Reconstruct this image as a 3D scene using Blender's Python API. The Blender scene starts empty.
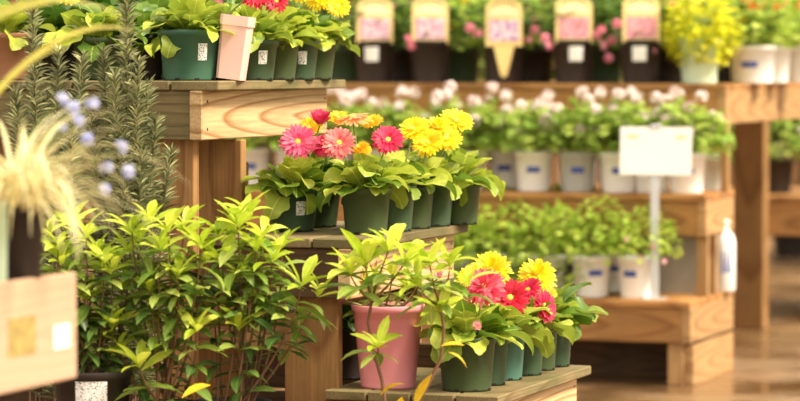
import bpy, bmesh, math, random
from mathutils import Vector, Matrix, Euler, Quaternion
R = random.Random(7)
S = bpy.context.scene
COL = S.collection
PI = math.pi
rad = math.radians

# ------------------------------------------------------------------ camera, light
FPX = 3000.0; HORIZON = 68.0; CAMZ = 1.27
PITCH = math.atan((200.5 - HORIZON) / FPX)
cam = bpy.data.cameras.new('camera'); camo = bpy.data.objects.new('camera', cam); COL.objects.link(camo)
cam.sensor_fit = 'HORIZONTAL'; cam.sensor_width = 36.0; cam.lens = 36.0 * FPX / 800.0
camo.location = (0, 0, CAMZ); camo.rotation_euler = (PI/2 - PITCH, 0, 0)
cam.clip_end = 300; cam.clip_start = 0.1
cam.dof.use_dof = True; cam.dof.focus_distance = 8.12; cam.dof.aperture_fstop = 2.7; cam.dof.aperture_blades = 0
S.camera = camo

w = bpy.data.worlds.new('overcast_sky'); S.world = w; w.use_nodes = True
bg = w.node_tree.nodes['Background']; bg.inputs[0].default_value = (1.0, 0.92, 0.77, 1); bg.inputs[1].default_value = 1.05

sun = bpy.data.lights.new('sun', 'SUN'); suno = bpy.data.objects.new('sun', sun); COL.objects.link(suno)
sun.energy = 5.0; sun.angle = rad(18); sun.color = (1.0, 0.88, 0.68)
suno.location = (6, -2, 9)
suno.rotation_euler = (Vector((0, 0, 0)) - Vector((0.85, -0.28, 1.0))).to_track_quat('-Z', 'Y').to_euler()

S.view_settings.view_transform = 'Standard'; S.view_settings.look = 'None'
S.view_settings.gamma = 1.0; S.view_settings.use_curve_mapping = False
S.view_settings.exposure = 0.52

# ------------------------------------------------------------------ helpers
_F = Vector((0, math.cos(PITCH), -math.sin(PITCH))); _U = Vector((0, math.sin(PITCH), math.cos(PITCH))); _X = Vector((1, 0, 0))
def ray(px, py): return _F + _X * ((px - 400) / FPX) + _U * ((200.5 - py) / FPX)
def at(px, py, Y):
    d = ray(px, py); return Vector((0, 0, CAMZ)) + d * (Y / d.y)
def atz(px, py, z):
    d = ray(px, py); return Vector((0, 0, CAMZ)) + d * ((z - CAMZ) / d.z)

THETA = math.atan((1480 - 400) / FPX)
UD = Vector((math.sin(THETA), math.cos(THETA), 0)); VD = Vector((math.cos(THETA), -math.sin(THETA), 0)); ZD = Vector((0, 0, 1))
class Frame:
    def __init__(s, o): s.o = Vector((o.x, o.y, 0))
    def p(s, u, v, z): return s.o + UD * u + VD * v + ZD * z
    def v(s, px, u):
        k = (px - 400) / FPX; b = s.o + UD * u
        return (k * b.y - b.x) / (VD.x - k * VD.y)
    def at(s, px, u, z): return s.p(u, s.v(px, u), z)

def new_obj(name, me, parent=None, mat=None):
    o = bpy.data.objects.new(name, me); COL.objects.link(o)
    if mat is not None and me is not None and not me.materials: me.materials.append(mat)
    if parent is not None: o.parent = parent
    return o
def thing(name, label, cat, loc, group=None):
    o = bpy.data.objects.new(name, None); COL.objects.link(o); o.empty_display_size = .05
    o.location = loc; o['label'] = label; o['category'] = cat
    if group: o['group'] = group
    return o
def mesh(name, verts, faces, mat=None, smooth=True):
    me = bpy.data.meshes.new(name); me.from_pydata([tuple(v) for v in verts], [], faces)
    if smooth:
        me.polygons.foreach_set('use_smooth', [True] * len(me.polygons))
    me.update()
    if mat is not None: me.materials.append(mat)
    return me

# ------------------------------------------------------------------ materials
def nmat(name):
    m = bpy.data.materials.new(name); m.use_nodes = True
    nt = m.node_tree; return m, nt, nt.nodes['Principled BSDF'], nt.nodes.new, nt.links.new
def c4(c): return (c[0], c[1], c[2], 1)
def plain(name, col, rough=.5, var=.12, scale=20, spec=.4, metal=0, bump=0):
    m, nt, p, N, L = nmat(name)
    tc = N('ShaderNodeTexCoord'); no = N('ShaderNodeTexNoise'); no.inputs['Scale'].default_value = scale; no.inputs['Detail'].default_value = 4
    L(tc.outputs['Object'], no.inputs['Vector'])
    rp = N('ShaderNodeValToRGB'); e = rp.color_ramp.elements
    e[0].position = .3; e[1].position = .7
    e[0].color = c4([x * (1 - var) for x in col]); e[1].color = c4([min(1, x * (1 + var)) for x in col])
    L(no.outputs[0], rp.inputs[0]); L(rp.outputs[0], p.inputs['Base Color'])
    p.inputs['Roughness'].default_value = rough; p.inputs['Specular IOR Level'].default_value = spec; p.inputs['Metallic'].default_value = metal
    if bump:
        b = N('ShaderNodeBump'); b.inputs['Strength'].default_value = bump; b.inputs['Distance'].default_value = .003
        L(no.outputs[0], b.inputs['Height']); L(b.outputs[0], p.inputs['Normal'])
    return m
def wood(name, light, dark, stain, ring=42., tilt=5., stain_amt=.5, off=(.0, .03, .10), grain=.25, rough=.75):
    m, nt, p, N, L = nmat(name)
    tc = N('ShaderNodeTexCoord'); oi = N('ShaderNodeObjectInfo')
    mul = N('ShaderNodeVectorMath'); mul.operation = 'MULTIPLY'; mul.inputs[1].default_value = (.28, .05, .03)
    cmb = N('ShaderNodeCombineXYZ')
    for i in range(3): L(oi.outputs['Random'], cmb.inputs[i])
    L(cmb.outputs[0], mul.inputs[0])
    add = N('ShaderNodeVectorMath'); add.operation = 'ADD'; L(tc.outputs['Object'], add.inputs[0]); L(mul.outputs[0], add.inputs[1])
    mp = N('ShaderNodeMapping'); mp.inputs['Scale'].default_value = (.085, .45, 1); mp.inputs['Location'].default_value = (-.050, -.01, -.004)
    L(add.outputs[0], mp.inputs[0])
    wv = N('ShaderNodeTexWave'); wv.wave_type = 'RINGS'; wv.rings_direction = 'SPHERICAL'; wv.wave_profile = 'SAW'
    wv.inputs['Scale'].default_value = ring / 3.2; wv.inputs['Distortion'].default_value = 2.2; wv.inputs['Detail'].default_value = 2; wv.inputs['Detail Scale'].default_value = 1.0
    L(mp.outputs[0], wv.inputs['Vector'])
    rp = N('ShaderNodeValToRGB'); e = rp.color_ramp.elements
    e[0].position = .0; e[0].color = c4(light); e[1].position = .86; e[1].color = c4(dark)
    q = rp.color_ramp.elements.new(.62); q.color = c4([l * .75 + d * .25 for l, d in zip(light, dark)])
    q = rp.color_ramp.elements.new(1.0); q.color = c4(light)
    L(wv.outputs[0], rp.inputs[0])
    # fine fibre
    m2 = N('ShaderNodeMapping'); m2.inputs['Scale'].default_value = (5, 160, 160); L(add.outputs[0], m2.inputs[0])
    n2 = N('ShaderNodeTexNoise'); n2.inputs['Scale'].default_value = 1; n2.inputs['Detail'].default_value = 3; L(m2.outputs[0], n2.inputs['Vector'])
    mr = N('ShaderNodeMapRange'); mr.inputs[1].default_value = .3; mr.inputs[2].default_value = .7; mr.inputs[3].default_value = 1 - grain; mr.inputs[4].default_value = 1 + grain * .4
    L(n2.outputs[0], mr.inputs[0])
    mx = N('ShaderNodeMix'); mx.data_type = 'RGBA'; mx.blend_type = 'MULTIPLY'; mx.inputs[0].default_value = 1
    L(rp.outputs[0], mx.inputs[6]); L(mr.outputs[0], mx.inputs[7])
    # weather stains
    n3 = N('ShaderNodeTexNoise'); n3.inputs['Scale'].default_value = 6; n3.inputs['Detail'].default_value = 6; n3.inputs['Roughness'].default_value = .65; L(add.outputs[0], n3.inputs['Vector'])
    r3 = N('ShaderNodeMapRange'); r3.inputs[1].default_value = .42; r3.inputs[2].default_value = .68; r3.inputs[3].default_value = 0; r3.inputs[4].default_value = stain_amt
    L(n3.outputs[0], r3.inputs[0])
    mx2 = N('ShaderNodeMix'); mx2.data_type = 'RGBA'; L(r3.outputs[0], mx2.inputs[0]); L(mx.outputs[2], mx2.inputs[6]); mx2.inputs[7].default_value = c4(stain)
    # board to board tone
    r4 = N('ShaderNodeMapRange'); r4.inputs[3].default_value = .82; r4.inputs[4].default_value = 1.12; L(oi.outputs['Random'], r4.inputs[0])
    mx3 = N('ShaderNodeMix'); mx3.data_type = 'RGBA'; mx3.blend_type = 'MULTIPLY'; mx3.inputs[0].default_value = 1
    L(mx2.outputs[2], mx3.inputs[6]); L(r4.outputs[0], mx3.inputs[7])
    L(mx3.outputs[2], p.inputs['Base Color'])
    b = N('ShaderNodeBump'); b.inputs['Strength'].default_value = .35; b.inputs['Distance'].default_value = .002; L(n2.outputs[0], b.inputs['Height']); L(b.outputs[0], p.inputs['Normal'])
    p.inputs['Roughness'].default_value = rough; p.inputs['Specular IOR Level'].default_value = .25
    return m
def leafmat(name, a, b, rough=.45, trans=.35, rib=0.0, c=None):
    """leaf colour runs from a to b from leaf to leaf; part of the light passes through the blade"""
    m, nt, p, N, L = nmat(name)
    oi = N('ShaderNodeObjectInfo'); ge = N('ShaderNodeNewGeometry')
    ad = N('ShaderNodeMath'); ad.operation = 'ADD'; L(oi.outputs['Random'], ad.inputs[0]); L(ge.outputs['Random Per Island'], ad.inputs[1])
    fr = N('ShaderNodeMath'); fr.operation = 'FRACT'; L(ad.outputs[0], fr.inputs[0])
    rp = N('ShaderNodeValToRGB'); e = rp.color_ramp.elements
    e[0].position = .1; e[0].color = c4(a); e[1].position = .9; e[1].color = c4(b)
    if c is not None: q = rp.color_ramp.elements.new(.97); q.color = c4(c)
    L(fr.outputs[0], rp.inputs[0]); out = rp.outputs[0]
    tc = N('ShaderNodeTexCoord')
    no = N('ShaderNodeTexNoise'); no.inputs['Scale'].default_value = 45; no.inputs['Detail'].default_value = 3; L(tc.outputs['Object'], no.inputs['Vector'])
    r2 = N('ShaderNodeMapRange'); r2.inputs[1].default_value = .3; r2.inputs[2].default_value = .7; r2.inputs[3].default_value = .85; r2.inputs[4].default_value = 1.15; L(no.outputs[0], r2.inputs[0])
    mx = N('ShaderNodeMix'); mx.data_type = 'RGBA'; mx.blend_type = 'MULTIPLY'; mx.inputs[0].default_value = 1; L(out, mx.inputs[6]); L(r2.outputs[0], mx.inputs[7]); out = mx.outputs[2]
    if rib:
        sx = N('ShaderNodeSeparateXYZ'); L(tc.outputs['Object'], sx.inputs[0])
        ab = N('ShaderNodeMath'); ab.operation = 'ABSOLUTE'; L(sx.outputs[0], ab.inputs[0])
        mr = N('ShaderNodeMapRange'); mr.inputs[1].default_value = .0; mr.inputs[2].default_value = rib; mr.inputs[3].default_value = .55; mr.inputs[4].default_value = 0; L(ab.outputs[0], mr.inputs[0])
        mm = N('ShaderNodeMix'); mm.data_type = 'RGBA'; L(mr.outputs[0], mm.inputs[0]); L(out, mm.inputs[6]); mm.inputs[7].default_value = c4([min(1, x * 1.5 + .08) for x in b]); out = mm.outputs[2]
    L(out, p.inputs['Base Color']); p.inputs['Roughness'].default_value = rough; p.inputs['Specular IOR Level'].default_value = .45
    if trans:
        tr = N('ShaderNodeBsdfTranslucent'); ms = N('ShaderNodeMixShader'); ms.inputs[0].default_value = trans
        L(out, tr.inputs['Color']); L(p.outputs[0], ms.inputs[1]); L(tr.outputs[0], ms.inputs[2])
        L(ms.outputs[0], nt.nodes['Material Output'].inputs['Surface'])
    return m
def printmat(name, base, ink, scale=(60, 60, 60), thr=.5, rough=.5):
    m, nt, p, N, L = nmat(name)
    tc = N('ShaderNodeTexCoord'); mp = N('ShaderNodeMapping'); mp.inputs['Scale'].default_value = scale; L(tc.outputs['Object'], mp.inputs[0])
    no = N('ShaderNodeTexNoise'); no.inputs['Scale'].default_value = 1; no.inputs['Detail'].default_value = 1; L(mp.outputs[0], no.inputs['Vector'])
    rp = N('ShaderNodeValToRGB'); e = rp.color_ramp.elements; e[0].position = thr; e[0].color = c4(base); e[1].position = thr + .05; e[1].color = c4(ink)
    L(no.outputs[0], rp.inputs[0]); L(rp.outputs[0], p.inputs['Base Color']); p.inputs['Roughness'].default_value = rough
    return m

M = {}
M['pine'] = wood('fresh_pine', (.72, .50, .27), (.36, .17, .06), (.34, .24, .10), stain_amt=.25, ring=46, tilt=7)
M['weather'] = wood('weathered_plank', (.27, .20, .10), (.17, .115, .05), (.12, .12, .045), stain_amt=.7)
M['brown'] = wood('brown_timber', (.36, .19, .085), (.19, .085, .035), (.11, .07, .035), stain_amt=.45)
M['post'] = wood('amber_brown_post', (.46, .25, .095), (.27, .125, .045), (.18, .10, .04), stain_amt=.4)
M['darkwood'] = wood('dark_timber', (.13, .072, .036), (.08, .042, .02), (.05, .03, .018), stain_amt=.5)  # darker wood tone for the middle tier end boards and backing boards
M['orange'] = wood('orange_timber', (.50, .25, .085), (.30, .125, .04), (.24, .14, .06), stain_amt=.45)
M['tan'] = wood('tan_timber', (.55, .33, .15), (.34, .175, .07), (.36, .22, .10), stain_amt=.35)
M['crate'] = wood('pale_crate_wood', (.62, .41, .28), (.57, .37, .245), (.54, .34, .21), stain_amt=.2, grain=.06)
M['green_pot'] = plain('green_plastic', (.040, .076, .038), .40, .25, 9)
M['green_pot2'] = plain('olive_green_plastic', (.048, .074, .028), .42, .25, 9)
M['bright_green_pot'] = plain('bottle_green_plastic', (.045, .125, .080), .36, .2, 9)
M['teal_pot'] = plain('teal_green_plastic', (.07, .17, .13), .4, .2, 9)
M['black_pot'] = plain('black_plastic', (.030, .020, .018), .5, .2, 9)
M['pink_pot'] = plain('pink_plastic', (.90, .33, .38), .45, .06, 9)
M['pale_pink'] = plain('pale_pink_plastic', (.90, .56, .50), .45, .05, 9)
M['brown_pot'] = plain('terracotta_plastic', (.40, .18, .10), .5, .1, 9)
M['white_pot'] = plain('white_plastic', (.94, .93, .91), .4, .03, 9)
M['grey_pot'] = plain('grey_plastic', (.52, .52, .50), .5, .05, 9)
M['mint_pot'] = plain('pale_mint_plastic', (.62, .78, .58), .45, .06, 9)
M['soil'] = plain('potting_soil', (.05, .030, .018), .9, .5, 60, bump=.8)
M['dark'] = plain('notch_shade_plastic', (.012, .012, .012), .7, .1)
M['sticker'] = printmat('white_price_sticker', (.86, .86, .84), (.10, .10, .12), (240, 240, 330), .56)
M['card'] = plain('white_card', (.90, .90, .88), .5, .02, 5)
M['metal'] = plain('galvanised_metal', (.62, .63, .64), .4, .06, 15, metal=.6)
M['greypanel'] = plain('grey_panel', (.36, .34, .31), .6, .08, 12)
M['cream'] = plain('cream_tag_border', (.86, .66, .27), .5, .05, 20)
M['creampale'] = plain('pale_tag_band', (.92, .80, .50), .5, .03, 20)
M['ink'] = plain('brown_print', (.25, .12, .08), .6, .05)
M['photo_pink'] = printmat('pink_blossom_print', (.62, .26, .40), (.80, .60, .66), (45, 45, 60), .48)
M['photo_rose'] = printmat('rose_blossom_print', (.70, .22, .30), (.80, .46, .48), (90, 90, 120), .5)
M['photo_lilac'] = printmat('lilac_blossom_print', (.48, .24, .50), (.80, .66, .74), (40, 40, 50), .47)
M['blue'] = plain('blue_print', (.06, .10, .38), .5, .1)
M['olive'] = plain('olive_label', (.38, .28, .09), .6, .3, 40)
M['nail'] = plain('dark_nail_head', (.06, .05, .04), .5, .1)

M['gerb'] = leafmat('gerbera_leaf', (.115, .22, .02), (.58, .66, .085), .42, .35, rib=.0022)
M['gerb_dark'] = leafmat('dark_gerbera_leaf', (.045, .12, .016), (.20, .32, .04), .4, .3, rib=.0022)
M['young'] = leafmat('young_shrub_leaf', (.42, .56, .03), (.74, .80, .10), .38, .42, rib=.0012)
M['old'] = leafmat('mature_shrub_leaf', (.055, .12, .025), (.19, .29, .05), .38, .25, rib=.0012)
M['mid'] = leafmat('mid_green_shrub_leaf', (.17, .29, .035), (.48, .56, .12), .36, .35, rib=.0012)
M['yellowleaf'] = leafmat('yellowed_leaf', (.80, .52, .02), (.90, .66, .05), .4, .35)
M['rosemary'] = leafmat('rosemary_needle', (.09, .11, .045), (.42, .42, .20), .5, .2)
M['blonde'] = leafmat('blonde_grass_blade', (.72, .64, .30), (.92, .86, .56), .45, .35)
M['strap'] = leafmat('gold_strap_leaf', (.38, .35, .05), (.58, .50, .10), .4, .35)
M['bgleaf'] = leafmat('geranium_leaf', (.26, .42, .06), (.56, .68, .16), .5, .4)
M['bgleaf2'] = leafmat('bright_leaf', (.30, .46, .05), (.62, .74, .14), .5, .4)
M['bgdark'] = leafmat('deep_green_leaf', (.06, .14, .02), (.20, .32, .05), .5, .3)
M['chart'] = leafmat('chartreuse_leaf', (.62, .66, .03), (.92, .88, .06), .5, .4)
M['hedge'] = leafmat('hedge_leaf', (.10, .19, .03), (.34, .44, .09), .5, .35)
M['stem'] = plain('green_stem', (.24, .30, .08), .5, .15)
M['twig'] = plain('brown_twig', (.20, .10, .05), .7, .2)
def petal(name, a, b): return leafmat(name, a, b, .5, .3)
M['f_pink'] = petal('pink_petal', (.78, .07, .20), (.86, .20, .34))
M['f_deep'] = petal('deep_pink_petal', (.62, .02, .11), (.80, .09, .20))
M['f_coral'] = petal('coral_petal', (.84, .11, .14), (.90, .30, .26))
M['f_mag'] = petal('magenta_petal', (.64, .012, .07), (.82, .05, .15))
M['f_orange'] = petal('orange_petal', (.90, .30, .12), (.92, .46, .22))
M['f_yellow'] = petal('yellow_petal', (.86, .62, .004), (.96, .80, .02))
M['f_gold'] = petal('gold_petal', (.95, .50, .01), (.98, .66, .03))
M['f_crim'] = petal('crimson_petal', (.58, .008, .035), (.78, .03, .09))
M['f_rose'] = petal('rose_petal', (.70, .03, .09), (.88, .24, .30))
M['f_white'] = petal('white_petal', (.90, .70, .72), (.96, .88, .87))
M['f_fuchsia'] = petal('fuchsia_petal', (.84, .22, .34), (.92, .42, .52))
M['f_blue'] = petal('pale_blue_petal', (.42, .46, .80), (.66, .68, .90))
M['f_palepink'] = petal('pale_pink_petal', (.88, .42, .48), (.95, .62, .64))
M['f_red'] = petal('scarlet_petal', (.85, .10, .02), (.92, .22, .05))
M['disc'] = plain('yellow_green_disc', (.74, .62, .08), .7, .3, 300)
M['disc_dark'] = plain('ochre_disc', (.50, .36, .05), .7, .3, 300)

# wet concrete floor
m, nt, p, N, L = nmat('wet_concrete')
tc = N('ShaderNodeTexCoord')
n1 = N('ShaderNodeTexNoise'); n1.inputs['Scale'].default_value = .9; n1.inputs['Detail'].default_value = 6; n1.inputs['Roughness'].default_value = .6; L(tc.outputs['Object'], n1.inputs['Vector'])
n2 = N('ShaderNodeTexNoise'); n2.inputs['Scale'].default_value = 30; n2.inputs['Detail'].default_value = 5; L(tc.outputs['Object'], n2.inputs['Vector'])
rp = N('ShaderNodeValToRGB'); e = rp.color_ramp.elements; e[0].position = .40; e[0].color = (.13, .070, .030, 1); e[1].position = .62; e[1].color = (.30, .18, .090, 1); L(n1.outputs[0], rp.inputs[0])
r2 = N('ShaderNodeMapRange'); r2.inputs[3].default_value = .75; r2.inputs[4].default_value = 1.2; L(n2.outputs[0], r2.inputs[0])
mx = N('ShaderNodeMix'); mx.data_type = 'RGBA'; mx.blend_type = 'MULTIPLY'; mx.inputs[0].default_value = 1; L(rp.outputs[0], mx.inputs[6]); L(r2.outputs[0], mx.inputs[7]); L(mx.outputs[2], p.inputs['Base Color'])
rr = N('ShaderNodeMapRange'); rr.inputs[1].default_value = .4; rr.inputs[2].default_value = .62; rr.inputs[3].default_value = .10; rr.inputs[4].default_value = .42; L(n1.outputs[0], rr.inputs[0]); L(rr.outputs[0], p.inputs['Roughness'])
b = N('ShaderNodeBump'); b.inputs['Strength'].default_value = .12; b.inputs['Distance'].default_value = .004; L(n2.outputs[0], b.inputs['Height']); L(b.outputs[0], p.inputs['Normal'])
M['floor'] = m

# ------------------------------------------------------------------ mesh builders
_boxes = {}
def box_mesh(dx, dy, dz, mat, bev=.003):
    k = (round(dx, 4), round(dy, 4), round(dz, 4), mat, bev)
    if k in _boxes: return _boxes[k]
    bm = bmesh.new(); bmesh.ops.create_cube(bm, size=1)
    for v in bm.verts: v.co = (v.co.x * dx, v.co.y * dy, v.co.z * dz)
    if bev: bmesh.ops.bevel(bm, geom=list(bm.edges), offset=min(bev, dx * .3, dy * .3, dz * .3), segments=1, affect='EDGES')
    me = bpy.data.meshes.new('board'); bm.to_mesh(me); bm.free(); me.materials.append(M[mat]); _boxes[k] = me
    return me
def axes_matrix(x, y, z):
    return Matrix(((x.x, y.x, z.x), (x.y, y.y, z.y), (x.z, y.z, z.z))).to_4x4()
LM = {}
def board(name, root, fr, u0, u1, v0, v1, z0, z1, along, mat, bev=.003):
    """a piece of timber in the stand's own axes, its grain along 'u', 'v' or 'z'"""
    du, dv, dz = u1 - u0, v1 - v0, z1 - z0
    if along == 'u': me = box_mesh(du, dv, dz, mat, bev); rm = axes_matrix(UD, -VD, ZD)
    elif along == 'v': me = box_mesh(dv, du, dz, mat, bev); rm = axes_matrix(VD, UD, ZD)
    else: me = box_mesh(dz, dv, du, mat, bev); rm = axes_matrix(ZD, -VD, UD) if False else axes_matrix(ZD, VD, ZD.cross(VD))
    o = new_obj(name, me, root)
    c = fr.p((u0 + u1) / 2, (v0 + v1) / 2, (z0 + z1) / 2)
    LM[o.name] = Matrix.Translation(c - Vector(root.location)) @ rm; o.matrix_local = LM[o.name]
    return o
def lathe(prof, n=28):
    vs, fs = [], []
    for r, z in prof:
        for i in range(n):
            a = 2 * PI * i / n; vs.append((r * math.cos(a), r * math.sin(a), z))
    for j in range(len(prof) - 1):
        for i in range(n):
            k = (i + 1) % n; fs.append((j * n + i, j * n + k, (j + 1) * n + k, (j + 1) * n + i))
    fs.append(tuple(reversed(range(n)))); fs.append(tuple((len(prof) - 1) * n + i for i in range(n)))
    return vs, fs
_pots = {}
def pot_mesh(r, h, mat, taper=.76, rim=.018, lip=.004):
    k = (round(r, 4), round(h, 4), mat, taper)
    if k in _pots: return _pots[k]
    rb = r * taper; t = .003
    ri = rb + (r - lip - rb) * (1 - rim / h)
    prof = [(rb * .93, .004), (rb, 0), (rb, .006), (ri, h - rim), (ri + lip, h - rim + .001), (r, h - .002), (r - .001, h), (r - t, h), (r - t - lip, h * .84), (0.001, h * .84)]
    vs, fs = lathe(prof); me = mesh('pot', vs, fs, M[mat]); _pots[k] = me
    me.polygons.foreach_set('use_smooth', [True] * len(me.polygons))
    return me
def pot_radius(r, h, z, taper=.76, rim=.018, lip=.004):
    rb = r * taper; ri = rb + (r - lip - rb) * (1 - rim / h)
    if z > h - rim: return r
    return rb + (ri - rb) * z / (h - rim)
_soil = {}
def soil_mesh(r):
    k = round(r, 4)
    if k in _soil: return _soil[k]
    rr = random.Random(3); vs, fs = [(0, 0, .004)], []
    n = 20
    for j, q in enumerate((.5, 1)):
        for i in range(n):
            a = 2 * PI * i / n; vs.append((r * q * math.cos(a), r * q * math.sin(a), (rr.random() - .3) * .008))
    for i in range(n):
        k2 = (i + 1) % n; fs.append((0, 1 + i, 1 + k2)); fs.append((1 + i, 1 + n + i, 1 + n + k2, 1 + k2))
    _soil[k] = mesh('soil', vs, fs, M['soil']); return _soil[k]
def patch_mesh(r, h, taper, a0, a1, z0, z1, mat, off=.0012, n=6):
    vs, fs = [], []
    for o in (off, .0001):
        for j, z in enumerate((z0, z1)):
            q = pot_radius(r, h, z, taper) + o
            for i in range(n + 1):
                a = a0 + (a1 - a0) * i / n; vs.append((q * math.cos(a), q * math.sin(a), z))
    s = n + 1
    for i in range(n):
        fs.append((i, i + 1, s + i + 1, s + i)); fs.append((2*s + i + 1, 2*s + i, 3*s + i, 3*s + i + 1))
        fs.append((2*s + i, 2*s + i + 1, i + 1, i)); fs.append((s + i, s + i + 1, 3*s + i + 1, 3*s + i))
    fs.append((0, s, 3*s, 2*s)); fs.append((n, 2*s + n, 3*s + n, s + n))
    return mesh('sticker', vs, fs, mat, False)
def make_pot(root, r, h, mat, taper=.76, notch=False):
    p = new_obj('pot', pot_mesh(r, h, mat, taper), root)
    new_obj('soil', soil_mesh(r - .009), root).location = (0, 0, h * .86)
    if notch:
        rb = r * taper
        for k in range(8):
            a = 2 * PI * k / 8 + .35
            o = new_obj('drain_notch', box_mesh(.014, .003, .006, 'dark', .001), p)  # dark box painted as the shade inside a drain notch
            o.location = ((rb - .0006) * math.cos(a), (rb - .0006) * math.sin(a), .0052); o.rotation_euler = (0, 0, a + PI/2)
    return p
def sticker(p, r, h, ang, wdt, z0, z1, mat='sticker', taper=.76, name='price_sticker'):
    da = wdt / r / 2; a = rad(ang)
    o = new_obj(name, patch_mesh(r, h, taper, a - da, a + da, z0, z1, M[mat]), p); return o
def tube(points, radii, n=6):
    pts = [Vector(p) for p in points]; vs, fs = [], []
    for i, p in enumerate(pts):
        t = (pts[min(i + 1, len(pts) - 1)] - pts[max(i - 1, 0)]).normalized()
        a = t.cross(Vector((0.3, 0.9, 0.1))).normalized(); b = t.cross(a)
        r = radii[i] if hasattr(radii, '__len__') else radii
        for k in range(n):
            q = 2 * PI * k / n; vs.append(p + a * (math.cos(q) * r) + b * (math.sin(q) * r))
    for i in range(len(pts) - 1):
        for k in range(n):
            l = (k + 1) % n; fs.append((i * n + k, i * n + l, (i + 1) * n + l, (i + 1) * n + k))
    fs.append(tuple(range(n))); fs.append(tuple(reversed([(len(pts) - 1) * n + k for k in range(n)])))
    return vs, fs
def bez(a, b, c, n=7):
    a, b, c = Vector(a), Vector(b), Vector(c)
    return [a * (1 - t) ** 2 + b * (2 * t * (1 - t)) + c * t * t for t in [i / (n - 1) for i in range(n)]]
def stem(root, pts, r0, r1, mat='stem', name='stem'):
    n = len(pts); vs, fs = tube(pts, [r0 + (r1 - r0) * i / (n - 1) for i in range(n)])
    return new_obj(name, mesh(name, vs, fs, M[mat]), root)

def blade(L, W, wf, a0=0., bend=-.8, fold=.25, segs=6, lobes=0., seed=0, twist=0.):
    """leaf blade along +Y, curving by 'bend'; wf(t) is the half-width profile"""
    rr = random.Random(seed); vs, fs = [], []; y = z = 0.; a = a0
    for i in range(segs + 1):
        t = i / segs; hw = max(W * .5 * wf(t), .0006)
        la = 1 + lobes * (rr.random() - .5) ; lb = 1 + lobes * (rr.random() - .5)
        dz = fold * hw; wob = lobes * W * .25
        if lobes > .3: la = 1 + .16 * math.sin(19 * t + seed); lb = 1 + .16 * math.sin(19 * t + seed * 2.3)
        ca, sa = math.cos(a), math.sin(a); tw = twist * t
        for sx, k in ((-1, la), (0, 1), (1, lb)):
            x = sx * hw * k; up = (dz + ((rr.random() - .5) if lobes < .3 else .55 * math.sin(15 * t + seed + sx)) * wob if sx else 0)
            x2 = x * math.cos(tw) - up * math.sin(tw); u2 = x * math.sin(tw) + up * math.cos(tw)
            vs.append((x2, y - sa * u2, z + ca * u2))
        if i < segs:
            st = L / segs; y += math.cos(a) * st; z += math.sin(a) * st; a += bend / segs
    for i in range(segs):
        for k in range(2):
            q = i * 3 + k; fs.append((q, q + 1, q + 4, q + 3))
    return vs, fs
lance = lambda t: math.sin(PI * min(1, t ** .85)) ** .75 if 0 < t < 1 else .05
ellip = lambda t: max(.05, math.sin(PI * t ** 1.12) ** .8) if 0 < t < 1 else .05
def obov(t):
    if t < .25: return .10
    s = (t - .25) / .75; return max(.06, math.sin(PI * s ** .9) ** .6)
strapf = lambda t: (.7 + .3 * math.sin(PI * t)) * (1 - t ** 4) + .02

_lib = {}
def lib(key, n, fn, mat):
    k = (key, mat)
    if k not in _lib: _lib[k] = [mesh(key, *fn(i), M[mat]) for i in range(n)]
    return _lib[k]
def place(name, me, root, loc, yaw, pitch, roll=0, s=1):
    o = new_obj(name, me, root)
    o.location = loc; o.rotation_euler = (Matrix.Rotation(yaw, 3, 'Z') @ Matrix.Rotation(pitch, 3, 'X') @ Matrix.Rotation(roll, 3, 'Y')).to_euler()
    if s != 1: o.scale = (s, s, s)
    return o
gerb_fn = lambda i: blade(.125 + .012 * (i % 3), .070 + .009 * (i % 2), obov, a0=.30, bend=-.55 - .38 * i, fold=.30, segs=14, lobes=.42, seed=i + 11, twist=(-.4 + .27 * i))
shrub_fn = lambda i: blade(.078, .0235 + .003 * (i % 2), ellip, a0=.1, bend=-.35 - .2 * i, fold=.35, segs=5, lobes=.05, seed=i)

def petal_ring(n, r0, r1, wd, elev, curl, seed, z0=0., jitter=.08):
    rr = random.Random(seed); vs, fs = [], []
    for k in range(n):
        a = 2 * PI * (k + (rr.random() - .5) * .5) / n; e = elev + (rr.random() - .5) * jitter * 3
        L = (r1 - r0) * (1 + (rr.random() - .5) * .16); ww = wd * (1 + (rr.random() - .5) * .2)
        b = len(vs); r, z = r0, z0
        for i, (t, wf) in enumerate(((0, .45), (.4, .9), (.8, 1.), (1., .35))):
            ee = e + curl * t; 
            rad_ = r0 + L * t * math.cos(ee); zz = z0 + L * t * math.sin(ee)
            for sx in (-1, 1):
                x = sx * ww * .5 * wf
                vs.append((rad_ * math.cos(a) - x * math.sin(a), rad_ * math.sin(a) + x * math.cos(a), zz + (.0006 if sx > 0 else 0)))
        for i in range(3):
            q = b + i * 2; fs.append((q, q + 1, q + 3, q + 2))
    return vs, fs
def merge(*parts):
    vs, fs = [], []
    for v, f in parts:
        o = len(vs); vs += list(v); fs += [tuple(i + o for i in q) for q in f]
    return vs, fs
def gerbera_form(form):
    if form == 'open': return merge(petal_ring(22, .008, .048, .0105, .10, -.10, 1), petal_ring(20, .008, .042, .0095, .30, -.05, 2, .002), petal_ring(16, .006, .022, .005, .6, 0, 3, .004))
    if form == 'cup': return merge(petal_ring(20, .007, .046, .0105, .75, .15, 4), petal_ring(18, .006, .042, .0095, 1.0, .1, 5, .002))
    if form == 'back': return merge(petal_ring(24, .008, .050, .0105, -.10, -.25, 6), petal_ring(18, .008, .042, .0095, .05, -.1, 7, .003))
    if form == 'double': return merge(petal_ring(26, .006, .048, .0085, .05, -.25, 8), petal_ring(24, .006, .044, .0080, .35, -.15, 9, .003), petal_ring(22, .005, .036, .0070, .7, -.1, 10, .006), petal_ring(16, .003, .026, .006, 1.05, 0, 11, .008))
_fl = {}
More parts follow.
